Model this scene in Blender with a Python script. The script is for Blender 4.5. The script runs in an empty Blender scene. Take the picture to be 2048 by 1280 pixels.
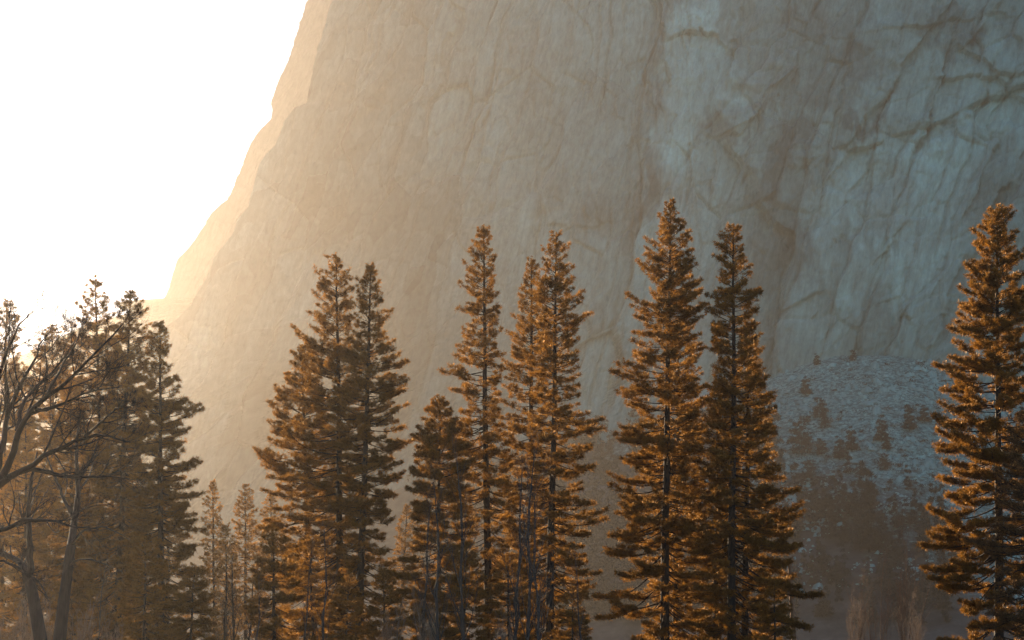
import bpy, math
import numpy as np
from mathutils import Vector

# ------------------------------------------------------------------ camera, light, exposure
sc = bpy.context.scene
col = sc.collection
R = math.radians
FPX = 3571.0                    # focal length in photo pixels (2048 wide)
PITCH = R(11.0)
CAMZ = 1.7

cd = bpy.data.cameras.new('camera')
cam = bpy.data.objects.new('camera', cd)
col.objects.link(cam)
cam.location = (0, 0, CAMZ)
cam.rotation_euler = (R(90) + PITCH, 0, 0)
cd.sensor_width = 36.0
cd.lens = 36.0 * FPX / 2048.0
cd.clip_start = 0.5
cd.clip_end = 12000
sc.camera = cam

SUN_AZ, SUN_EL = R(-28.5), R(12.5)
world = bpy.data.worlds.new('World')
sc.world = world
world.use_nodes = True
wn = world.node_tree
bg = wn.nodes['Background']
sky = wn.nodes.new('ShaderNodeTexSky')
sky.sky_type = 'NISHITA'
sky.sun_disc = False
sky.sun_elevation = SUN_EL
sky.sun_rotation = SUN_AZ
sky.altitude = 1200
sky.air_density = 1.0
sky.dust_density = 1.0
sky.ozone_density = 3.0
wn.links.new(sky.outputs['Color'], bg.inputs['Color'])
bg.inputs['Strength'].default_value = 0.055

sl = bpy.data.lights.new('sun', 'SUN')
sl.energy = 5.0
sl.angle = R(0.5)
sl.color = (1.0, 0.755, 0.49)
so = bpy.data.objects.new('sun', sl)
col.objects.link(so)
SD = Vector((math.sin(SUN_AZ) * math.cos(SUN_EL), math.cos(SUN_AZ) * math.cos(SUN_EL), math.sin(SUN_EL)))
so.rotation_euler = (-SD).to_track_quat('-Z', 'Y').to_euler()
so.location = (-300, 700, 400)

sc.view_settings.view_transform = 'Standard'
sc.view_settings.look = 'None'
sc.view_settings.exposure = 1.97
sc.view_settings.gamma = 1.0
sc.render.engine = 'CYCLES'
cy = sc.cycles
cy.max_bounces = 3
cy.diffuse_bounces = 1
cy.glossy_bounces = 1
cy.transmission_bounces = 1
cy.volume_bounces = 0
cy.transparent_max_bounces = 4
cy.use_denoising = True
cy.use_adaptive_sampling = False
cy.denoising_prefilter = 'NONE'

HAZE_DENSITY = 0.000112
HAZE_G = 0.79
HAZE_COL = (0.47, 0.44, 0.41)

# ------------------------------------------------------------------ helpers
CP, SP = math.cos(PITCH), math.sin(PITCH)


def at(px, py, Y):
    """world point at depth Y seen at photo pixel px, py"""
    u = (px - 1024.0) / FPX
    v = (640.0 - py) / FPX
    dy = CP - v * SP
    dz = SP + v * CP
    return np.array([u / dy * Y, Y, CAMZ + dz / dy * Y])


def mesh_obj(name, verts, faces, mat, parent=None, smooth=False, loc=None):
    """faces: (n,k) int array"""
    me = bpy.data.meshes.new(name)
    verts = np.asarray(verts, dtype=np.float32)
    faces = np.asarray(faces, dtype=np.int32)
    n, k = faces.shape
    me.vertices.add(len(verts))
    me.vertices.foreach_set('co', verts.ravel())
    me.loops.add(n * k)
    me.loops.foreach_set('vertex_index', faces.ravel())
    me.polygons.add(n)
    me.polygons.foreach_set('loop_start', np.arange(0, n * k, k, dtype=np.int32))
    me.polygons.foreach_set('loop_total', np.full(n, k, dtype=np.int32))
    if smooth:
        me.polygons.foreach_set('use_smooth', np.ones(n, dtype=bool))
    me.update(calc_edges=True)
    me.materials.append(mat)
    o = bpy.data.objects.new(name, me)
    col.objects.link(o)
    if parent:
        o.parent = parent
    if loc is not None:
        o.location = loc
    return o


def empty(name, loc, label, cat, group=None):
    o = bpy.data.objects.new(name, None)
    col.objects.link(o)
    o.location = loc
    o.empty_display_size = 0.5
    o['label'] = label
    o['category'] = cat
    if group:
        o['group'] = group
    return o


def copy_thing(src, loc, scale, rz, label, group=None):
    c = src.copy()
    col.objects.link(c)
    c.location = loc
    c.scale = (scale, scale, scale) if not hasattr(scale, '__len__') else scale
    c.rotation_euler = (0, 0, rz)
    c['label'] = label
    if group:
        c['group'] = group
    for ch in src.children:
        d = ch.copy()
        col.objects.link(d)
        d.parent = c
    return c


FAR_SCALE = 2.0     # the wall, talus and slope are modelled at half size and stand twice as far and large


def setting(o, kind='structure'):
    o['kind'] = kind
    if kind != 'air':
        o.scale = (FAR_SCALE,) * 3
    else:
        o['kind'] = 'stuff'
    return o


def _hash(ix, iy, seed):
    h = (ix.astype(np.int64) * 374761393 + iy.astype(np.int64) * 668265263 + seed * 1442695041) & 0xFFFFFFFF
    h = ((h ^ (h >> 13)) * 1274126177) & 0xFFFFFFFF
    h = (h ^ (h >> 16)) & 0xFFFFFFFF
    return h.astype(np.float64) / 4294967295.0


def noise2(x, y, seed=0):
    """gradient-free value noise, -1..1"""
    ix = np.floor(x); iy = np.floor(y)
    fx = x - ix; fy = y - iy
    fx = fx * fx * fx * (fx * (fx * 6 - 15) + 10)
    fy = fy * fy * fy * (fy * (fy * 6 - 15) + 10)
    a = _hash(ix, iy, seed); b = _hash(ix + 1, iy, seed)
    c = _hash(ix, iy + 1, seed); d = _hash(ix + 1, iy + 1, seed)
    return ((a * (1 - fx) + b * fx) * (1 - fy) + (c * (1 - fx) + d * fx) * fy) * 2 - 1


def fbm(x, y, oct=4, seed=0):
    s = 0; a = 1.0; t = 0
    for i in range(oct):
        s = s + a * noise2(x * 2 ** i + 17.3 * i, y * 2 ** i - 9.1 * i, seed + i * 31)
        t += a
        a *= 0.5
    return s / t


def voronoi(x, y, seed=0):
    """returns cell value 0..1, second value and border distance (F2-F1)"""
    ix = np.floor(x); iy = np.floor(y)
    f1 = np.full(x.shape, 9.0); f2 = np.full(x.shape, 9.0)
    v1 = np.zeros(x.shape); w1 = np.zeros(x.shape)
    for dx in (-1, 0, 1):
        for dy in (-1, 0, 1):
            cx = ix + dx; cyy = iy + dy
            px = cx + 0.15 + 0.7 * _hash(cx, cyy, seed); py = cyy + 0.15 + 0.7 * _hash(cx, cyy, seed + 7)
            d = np.hypot(x - px, y - py)
            v = _hash(cx, cyy, seed + 19)
            near = d < f1
            f2 = np.where(near, f1, np.minimum(f2, d))
            v1 = np.where(near, v, v1)
            w1 = np.where(near, (x - px), w1)
            f1 = np.where(near, d, f1)
    return v1, w1, f2 - f1


def tubes(P, rad, sides):
    """P (B,n,3) polylines, rad (B,n) -> verts, quad faces of one mesh"""
    B, n, _ = P.shape
    T = np.gradient(P, axis=1)
    T /= np.linalg.norm(T, axis=2, keepdims=True) + 1e-9
    mean = T.mean(axis=1)
    ref = np.where(np.abs(mean[:, 2:3]) > 0.8, np.array([[1.0, 0, 0]]), np.array([[0, 0, 1.0]]))[:, None, :]
    U = np.cross(T, np.broadcast_to(ref, T.shape))
    U /= np.linalg.norm(U, axis=2, keepdims=True) + 1e-9
    V = np.cross(T, U)
    a = np.arange(sides) * 2 * math.pi / sides
    ring = U[:, :, None, :] * np.cos(a)[None, None, :, None] + V[:, :, None, :] * np.sin(a)[None, None, :, None]
    verts = (P[:, :, None, :] + ring * rad[:, :, None, None]).reshape(-1, 3)
    b = np.arange(B)[:, None, None] * (n * sides)
    i = np.arange(n - 1)[None, :, None] * sides
    j = np.arange(sides)[None, None, :]
    j2 = (j + 1) % sides
    q = np.stack([b + i + j, b + i + j2, b + i + sides + j2, b + i + sides + j], axis=-1)
    return verts, q.reshape(-1, 4)


def merge(parts):
    vs, fs, off = [], [], 0
    for v, f in parts:
        vs.append(v); fs.append(f + off); off += len(v)
    return np.concatenate(vs), np.concatenate(fs)


# ------------------------------------------------------------------ materials
def new_mat(name):
    m = bpy.data.materials.new(name)
    m.use_nodes = True
    nt = m.node_tree
    nt.nodes.clear()
    out = nt.nodes.new('ShaderNodeOutputMaterial')
    return m, nt, out


def N(nt, t, **kw):
    n = nt.nodes.new(t)
    for k, v in kw.items():
        setattr(n, k, v)
    return n


def ramp(nt, stops):
    r = nt.nodes.new('ShaderNodeValToRGB')
    e = r.color_ramp.elements
    e[0].position, e[0].color = stops[0][0], (*stops[0][1], 1)
    e[1].position, e[1].color = stops[-1][0], (*stops[-1][1], 1)
    for p, c in stops[1:-1]:
        x = e.new(p)
        x.color = (*c, 1)
    return r


def needle_mat(name, c_dark, c_light, transl=0.56, sheen=0.30):
    m, nt, out = new_mat(name)
    L = nt.links.new
    geo = N(nt, 'ShaderNodeNewGeometry')
    nz = N(nt, 'ShaderNodeTexNoise'); nz.inputs['Scale'].default_value = 0.55
    nz.inputs['Detail'].default_value = 3
    L(geo.outputs['Position'], nz.inputs['Vector'])
    r = ramp(nt, [(0.35, c_dark), (0.65, c_light)])
    L(nz.outputs['Fac'], r.inputs['Fac'])
    rnd = N(nt, 'ShaderNodeHueSaturation')
    mr = N(nt, 'ShaderNodeMapRange'); mr.inputs['To Min'].default_value = 0.6; mr.inputs['To Max'].default_value = 1.4
    L(geo.outputs['Random Per Island'], mr.inputs['Value'])
    L(mr.outputs['Result'], rnd.inputs['Value'])
    L(r.outputs['Color'], rnd.inputs['Color'])
    d = N(nt, 'ShaderNodeBsdfDiffuse'); t = N(nt, 'ShaderNodeBsdfTranslucent')
    g = N(nt, 'ShaderNodeBsdfGlossy'); g.inputs['Roughness'].default_value = 0.5
    g.inputs['Color'].default_value = (0.75, 0.5, 0.27, 1)
    L(rnd.outputs['Color'], d.inputs['Color']); L(rnd.outputs['Color'], t.inputs['Color'])
    mx = N(nt, 'ShaderNodeMixShader'); mx.inputs['Fac'].default_value = transl
    L(d.outputs[0], mx.inputs[1]); L(t.outputs[0], mx.inputs[2])
    m2 = N(nt, 'ShaderNodeMixShader')
    lw = N(nt, 'ShaderNodeLayerWeight'); lw.inputs['Blend'].default_value = 0.35
    ml = N(nt, 'ShaderNodeMath', operation='MULTIPLY_ADD'); ml.inputs[1].default_value = sheen; ml.inputs[2].default_value = 0.05
    L(lw.outputs['Facing'], ml.inputs[0]); L(ml.outputs[0], m2.inputs['Fac'])
    L(mx.outputs[0], m2.inputs[1]); L(g.outputs[0], m2.inputs[2])
    L(m2.outputs[0], out.inputs['Surface'])
    return m


def bark_mat(name, c1, c2, scale=(9, 9, 1.6), bump=0.5):
    m, nt, out = new_mat(name)
    L = nt.links.new
    tc = N(nt, 'ShaderNodeTexCoord')
    mp = N(nt, 'ShaderNodeMapping'); mp.inputs['Scale'].default_value = scale
    L(tc.outputs['Object'], mp.inputs['Vector'])
    nz = N(nt, 'ShaderNodeTexNoise'); nz.inputs['Scale'].default_value = 1.0; nz.inputs['Detail'].default_value = 5
    L(mp.outputs[0], nz.inputs['Vector'])
    r = ramp(nt, [(0.35, c1), (0.7, c2)])
    L(nz.outputs['Fac'], r.inputs['Fac'])
    b = N(nt, 'ShaderNodeBsdfPrincipled'); b.inputs['Roughness'].default_value = 0.85
    L(r.outputs['Color'], b.inputs['Base Color'])
    bp = N(nt, 'ShaderNodeBump'); bp.inputs['Strength'].default_value = bump; bp.inputs['Distance'].default_value = 0.05
    L(nz.outputs['Fac'], bp.inputs['Height']); L(bp.outputs[0], b.inputs['Normal'])
    L(b.outputs[0], out.inputs['Surface'])
    return m


def rock_mat(name, light, dark, warm, warm_amt=0.4, shear=0.3, dark_amt=0.5):
    m, nt, out = new_mat(name)
    L = nt.links.new
    tc = N(nt, 'ShaderNodeTexCoord')
    sep = N(nt, 'ShaderNodeSeparateXYZ'); L(tc.outputs['Object'], sep.inputs[0])
    mul = N(nt, 'ShaderNodeMath', operation='MULTIPLY'); mul.inputs[1].default_value = -shear
    L(sep.outputs['Z'], mul.inputs[0])
    add = N(nt, 'ShaderNodeMath', operation='ADD'); L(sep.outputs['X'], add.inputs[0]); L(mul.outputs[0], add.inputs[1])
    cmb = N(nt, 'ShaderNodeCombineXYZ'); L(add.outputs[0], cmb.inputs['X']); L(sep.outputs['Y'], cmb.inputs['Y']); L(sep.outputs['Z'], cmb.inputs['Z'])

    def tex(scale, detail, rough=0.6, dist=0.0):
        mp = N(nt, 'ShaderNodeMapping'); mp.inputs['Scale'].default_value = scale
        L(cmb.outputs[0], mp.inputs['Vector'])
        n = N(nt, 'ShaderNodeTexNoise'); n.inputs['Scale'].default_value = 1.0
        n.inputs['Detail'].default_value = detail; n.inputs['Roughness'].default_value = rough
        n.inputs['Distortion'].default_value = dist
        L(mp.outputs[0], n.inputs['Vector'])
        return n
    streak = tex((0.07, 0.03, 0.009), 8, 0.68, 0.6)
    patch = tex((0.016, 0.01, 0.010), 5, 0.6, 0.5)
    fine = tex((0.35, 0.2, 0.12), 6, 0.7)
    r1 = ramp(nt, [(0.36, dark), (0.52, tuple(0.5 * (a + b) for a, b in zip(light, dark))), (0.64, light)])
    L(streak.outputs['Fac'], r1.inputs['Fac'])
    mixb = N(nt, 'ShaderNodeMix', data_type='RGBA'); 
    L(r1.outputs['Color'], mixb.inputs['A'])
    mixb.inputs['B'].default_value = (*light, 1)
    mixb.inputs['Factor'].default_value = 1.0 - dark_amt
    mixw = N(nt, 'ShaderNodeMix', data_type='RGBA')
    rp = ramp(nt, [(0.5, (0, 0, 0)), (0.68, (warm_amt,) * 3)])
    L(patch.outputs['Fac'], rp.inputs['Fac'])
    L(rp.outputs['Color'], mixw.inputs['Factor'])
    L(mixb.outputs['Result'], mixw.inputs['A'])
    mixw.inputs['B'].default_value = (*warm, 1)
    run = tex((0.30, 0.06, 0.007), 5, 0.6, 0.2)
    rr_ = ramp(nt, [(0.56, (0, 0, 0)), (0.70, (0.2, 0.2, 0.2))]); L(run.outputs['Fac'], rr_.inputs['Fac'])
    mixr = N(nt, 'ShaderNodeMix', data_type='RGBA'); L(rr_.outputs['Color'], mixr.inputs['Factor'])
    L(mixw.outputs['Result'], mixr.inputs['A']); mixr.inputs['B'].default_value = (*[0.55 * c for c in dark], 1)
    mixw = mixr
    hv = N(nt, 'ShaderNodeHueSaturation')
    mr = N(nt, 'ShaderNodeMapRange'); mr.inputs['From Min'].default_value = 0.3; mr.inputs['From Max'].default_value = 0.7
    mr.inputs['To Min'].default_value = 0.75; mr.inputs['To Max'].default_value = 1.25
    L(fine.outputs['Fac'], mr.inputs['Value']); L(mr.outputs[0], hv.inputs['Value'])
    ta = N(nt, 'ShaderNodeAttribute'); ta.attribute_name = 'tone'
    tm = N(nt, 'ShaderNodeMath', operation='MULTIPLY_ADD'); tm.inputs[1].default_value = 0.55; tm.inputs[2].default_value = 1.0
    L(ta.outputs['Fac'], tm.inputs[0])
    hv2 = N(nt, 'ShaderNodeHueSaturation'); L(tm.outputs[0], hv2.inputs['Value']); L(mixw.outputs['Result'], hv2.inputs['Color'])
    # dark brown tint that follows the creases, broken up by noise
    sa = N(nt, 'ShaderNodeAttribute'); sa.attribute_name = 'dark_amt'
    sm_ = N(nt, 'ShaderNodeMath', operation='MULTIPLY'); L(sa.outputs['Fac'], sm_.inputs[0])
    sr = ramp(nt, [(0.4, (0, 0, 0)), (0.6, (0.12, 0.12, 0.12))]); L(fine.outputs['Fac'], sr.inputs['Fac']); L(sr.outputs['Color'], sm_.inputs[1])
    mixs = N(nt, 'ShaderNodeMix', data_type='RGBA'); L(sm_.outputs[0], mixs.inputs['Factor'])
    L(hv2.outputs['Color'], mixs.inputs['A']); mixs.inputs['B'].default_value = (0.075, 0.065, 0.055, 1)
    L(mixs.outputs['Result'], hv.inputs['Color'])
    b = N(nt, 'ShaderNodeBsdfPrincipled'); b.inputs['Roughness'].default_value = 0.9
    b.inputs['Specular IOR Level'].default_value = 0.15
    L(hv.outputs['Color'], b.inputs['Base Color'])
    bp = N(nt, 'ShaderNodeBump'); bp.inputs['Strength'].default_value = 0.7; bp.inputs['Distance'].default_value = 1.5
    L(fine.outputs['Fac'], bp.inputs['Height']); L(bp.outputs[0], b.inputs['Normal'])
    L(b.outputs[0], out.inputs['Surface'])
    return m


M_needle = needle_mat('pine_needles', (0.13, 0.064, 0.011), (0.34, 0.155, 0.022))
M_needle_b = needle_mat('young_pine_needles', (0.08, 0.045, 0.02), (0.13, 0.07, 0.03))
M_needle_far = needle_mat('far_conifer_needles', (0.016, 0.028, 0.034), (0.030, 0.048, 0.055), 0.2, 0.03)
M_bark = bark_mat('pine_bark', (0.014, 0.011, 0.009), (0.05, 0.035, 0.026))
M_twig = bark_mat('pine_branch_bark', (0.015, 0.011, 0.009), (0.04, 0.028, 0.02))
M_oak = bark_mat('oak_bark', (0.006, 0.005, 0.0045), (0.015, 0.012, 0.010))
M_grey = bark_mat('pale_bark', (0.03, 0.026, 0.023), (0.08, 0.068, 0.058))
M_tan = bark_mat('willow_twigs', (0.09, 0.055, 0.035), (0.17, 0.10, 0.06))
M_snag = bark_mat('bare_snag_wood', (0.25, 0.13, 0.065), (0.42, 0.24, 0.13))
M_rock = rock_mat('granite', (0.315, 0.45, 0.39), (0.185, 0.245, 0.212), (0.22, 0.215, 0.18), 0.45, 0.22, 0.36)
M_rock_far = rock_mat('far_granite', (0.13, 0.13, 0.11), (0.07, 0.075, 0.065), (0.17, 0.14, 0.11), 0.5, 0.30, 0.6)
M_boulder = rock_mat('talus_rock', (0.37, 0.56, 0.48), (0.11, 0.17, 0.15), (0.14, 0.16, 0.14), 0.4, 0.0, 0.6)


def ground_mat():
    m, nt, out = new_mat('valley_soil')
    L = nt.links.new
    geo = N(nt, 'ShaderNodeNewGeometry')
    n1 = N(nt, 'ShaderNodeTexNoise'); n1.inputs['Scale'].default_value = 0.07; n1.inputs['Detail'].default_value = 8
    n1.inputs['Roughness'].default_value = 0.7
    L(geo.outputs['Position'], n1.inputs['Vector'])
    r = ramp(nt, [(0.35, (0.04, 0.035, 0.03)), (0.55, (0.075, 0.066, 0.055)), (0.7, (0.11, 0.10, 0.085))])
    L(n1.outputs['Fac'], r.inputs['Fac'])
    b = N(nt, 'ShaderNodeBsdfPrincipled'); b.inputs['Roughness'].default_value = 0.95
    at_ = N(nt, 'ShaderNodeAttribute'); at_.attribute_name = 'scree'
    n2 = N(nt, 'ShaderNodeTexNoise'); n2.inputs['Scale'].default_value = 0.22; n2.inputs['Detail'].default_value = 8
    n2.inputs['Roughness'].default_value = 0.75
    L(geo.outputs['Position'], n2.inputs['Vector'])
    r2 = ramp(nt, [(0.36, (0.05, 0.085, 0.07)), (0.50, (0.15, 0.26, 0.215)), (0.62, (0.32, 0.54, 0.45))])
    L(n2.outputs['Fac'], r2.inputs['Fac'])
    mxg = N(nt, 'ShaderNodeMix', data_type='RGBA')
    L(at_.outputs['Fac'], mxg.inputs['Factor']); L(r.outputs['Color'], mxg.inputs['A']); L(r2.outputs['Color'], mxg.inputs['B'])
    L(mxg.outputs['Result'], b.inputs['Base Color'])
    bp = N(nt, 'ShaderNodeBump'); bp.inputs['Strength'].default_value = 0.6; bp.inputs['Distance'].default_value = 0.6
    L(n1.outputs['Fac'], bp.inputs['Height']); L(bp.outputs[0], b.inputs['Normal'])
    L(b.outputs[0], out.inputs['Surface'])
    return m


M_ground = ground_mat()

# ------------------------------------------------------------------ cliff walls
EDGE_MAIN = [(705, -60), (690, 0), (666, 38), (657, 71), (644, 120), (630, 186), (619, 235), (597, 241), (575, 268), (553, 317),
             (526, 345), (515, 383), (504, 438), (482, 460), (471, 492), (444, 525), (430, 552), (422, 574), (389, 629), (362, 655),
             (300, 690), (200, 735), (60, 790), (-200, 860), (-500, 960), (-900, 1250)]
EDGE_FAR = [(625, -60), (611, 0), (589, 60), (578, 104), (559, 153), (537, 235), (521, 252), (504, 284), (488, 328), (450, 405),
            (422, 432), (395, 487), (362, 525), (340, 591), (332, 610), (313, 618), (294, 629), (262, 612), (232, 618), (180, 660), (60, 720), (-200, 800),
            (-500, 880), (-900, 1000), (-1300, 1250)]


def edge_fn(pts, Y):
    w = np.array([at(px, py, Y) for px, py in pts])
    o = np.argsort(w[:, 2])
    return w[o, 2], w[o, 0]


def seg_dist(x, z, a, b):
    dx, dz = b[0] - a[0], b[1] - a[1]
    l2 = dx * dx + dz * dz + 1e-9
    t = np.clip(((x - a[0]) * dx + (z - a[1]) * dz) / l2, 0, 1)
    ex, ez = x - (a[0] + t * dx), z - (a[1] + t * dz)
    side = (dx * (z - a[1]) - dz * (x - a[0])) / math.sqrt(l2)
    return np.hypot(ex, ez), side, t


def YF_main(x, z):
    # the wall comes towards the camera on the right and leans back with height
    return 930.0 - 0.22 * (x + 150.0) + 0.10 * (z - 150.0) - 0.0003 * np.maximum(x - 120, 0) ** 2


# creases and ledges of the wall, as photo polylines with half width (m) and depth (m): overhangs, cracks, corners
CREASES = [
    ([(1322, 20), (1340, 180), (1338, 300), (1342, 400)], 3.0, 5.0),
    ([(1480, 0), (1470, 90), (1452, 180), (1440, 290), (1428, 400)], 3.0, 4.5),
    ([(1372, 62), (1392, 50), (1412, 62)], 3.0, 6.0),
    ([(1335, 292), (1362, 292), (1378, 306), (1420, 285)], 3.5, 5.0),
    ([(1450, 270), (1475, 278), (1500, 240), (1530, 205)], 5.0, 5.0),
    ([(1540, 345), (1570, 200), (1600, 70), (1640, 0)], 2.5, 3.5),
    ([(1612, 340), (1650, 310), (1700, 300), (1760, 285), (1820, 265), (1870, 250), (1990, 185), (2060, 165)], 5.0, 8.0),
    ([(1700, 290), (1730, 240), (1770, 200), (1800, 140), (1830, 100)], 6.0, 7.0),
    ([(1850, 275), (1870, 200), (1890, 140), (1960, 60)], 5.0, 6.0),
    ([(1830, 60), (1900, 50), (1970, 40)], 3.0, 4.0),
    ([(1900, 160), (1980, 155), (2060, 145)], 4.0, 5.0),
    ([(1530, 640), (1560, 520), (1600, 430), (1640, 310)], 4.0, 5.0),
    ([(1600, 690), (1650, 560), (1690, 430), (1710, 380), (1730, 350)], 3.0, 3.5),
    ([(1660, 660), (1720, 560), (1790, 480), (1850, 400)], 2.5, 3.0),
    ([(1900, 520), (1940, 420), (1980, 320), (1990, 280), (1950, 270)], 4.0, 5.0),
    ([(1880, 640), (1910, 560), (1960, 470), (2010, 380), (2060, 300)], 4.0, 5.0),
    ([(1800, 640), (1815, 622), (1825, 640), (1805, 690)], 2.5, 5.0),
    ([(1720, 640), (1740, 620), (1765, 610)], 2.5, 4.0),
    ([(1580, 625), (1610, 605), (1640, 590)], 2.5, 4.0),
    ([(1270, 420), (1275, 330), (1290, 230), (1300, 150)], 4.0, 3.5),
    ([(1100, 460), (1180, 470), (1240, 440)], 3.0, 3.0),
    ([(1180, 330), (1160, 420), (1180, 440)], 6.0, 3.0),
    ([(1500, 640), (1540, 560), (1560, 480)], 3.0, 3.5),
    ([(900, 420), (960, 260), (1010, 100), (1050, 0)], 6.0, 5.0),
    ([(760, 420), (830, 300), (880, 160), (900, 40)], 6.0, 5.0),
    ([(640, 480), (700, 330), (760, 190), (800, 60)], 6.0, 5.0),
]


# broad patches of paler or darker rock: photo pixel, radii in pixels, tone
PATCHES = [(1385, 170, 48, 190, .75), (1395, 20, 40, 70, .5), (1295, 250, 28, 240, -.5), (1620, 150, 90, 120, -.5), (1500, 520, 120, 130, -.45),
           (1230, 420, 100, 80, -.35), (1800, 430, 150, 150, .5), (1980, 230, 100, 150, .45), (1730, 260, 60, 36, -.7), (1490, 225, 40, 20, -.6),
           (1560, 590, 90, 80, -.3), (1850, 570, 120, 110, .4), (1680, 510, 60, 45, -.5), (1150, 150, 120, 150, -.2), (1560, 330, 60, 60, -.4),
           (1640, 560, 70, 100, .35), (1830, 170, 70, 70, .35), (1900, 100, 80, 30, -.5), (1430, 460, 50, 60, .3)]


def patch_tone(x, z):
    t = np.zeros_like(x)
    wx = x + 22 * fbm(x / 20, z / 30, 6, 201); wz = z + 34 * fbm(x / 14, z / 30, 6, 202)
    for px, py, sx, sy, a in PATCHES:
        p = at(px, py, 880.0); Yw = YF_main(p[0], p[2]); p = at(px, py, Yw); k = Yw / FPX
        lean = np.interp(p[0], [60, 95, 140, 320], [0.2, 0.05, 0.22, 0.42])
        d = np.hypot((wx - p[0] - lean * (wz - p[2])) / (sx * k), (wz - p[2]) / (sy * k))
        t += a * np.clip(1.25 - d, 0, 0.4) / 0.4
    return t


def crease_disp(x, z, y0=880.0):
    D = np.zeros_like(x)
    S = np.zeros_like(x)
    for pts, w, dep in CREASES:
        P = [at(px, py, 0.5 * (y0 + YF_main(at(px, py, y0)[0], at(px, py, y0)[2]))) for px, py in pts]
        P = [at(px, py, YF_main(p[0], p[2])) for (px, py), p in zip(pts, P)]
        # blocky jogs: rock breaks along joints, so the line steps rather than flows
        jv, _, _ = voronoi(x / 9.0 + 0.4 * fbm(x / 8, z / 8, 2, 71), z / 13.0, 77)
        jit = 6.5 * (jv - 0.5) + 2.5 * fbm(x / 6.0, z / 6.0, 3, 78)
        best = np.full_like(x, 1e9); sd = np.zeros_like(x)
        for a, b in zip(P[:-1], P[1:]):
            d, s, t = seg_dist(x + jit, z + jit * 0.6, (a[0], a[2]), (b[0], b[2]))
            m = d < best
            sd = np.where(m, s, sd)
            best = np.where(m, d, best)
        vis = np.clip(0.6 + 1.9 * fbm(x / 16.0, z / 16.0, 4, 5), 0.0, 1.25)
        wv = 0.34 * w * (0.6 + 0.5 * vis)
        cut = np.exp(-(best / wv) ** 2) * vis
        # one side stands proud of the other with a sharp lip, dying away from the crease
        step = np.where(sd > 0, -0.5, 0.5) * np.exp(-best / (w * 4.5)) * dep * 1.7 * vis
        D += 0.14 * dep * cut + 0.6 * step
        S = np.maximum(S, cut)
    return D, S


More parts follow.
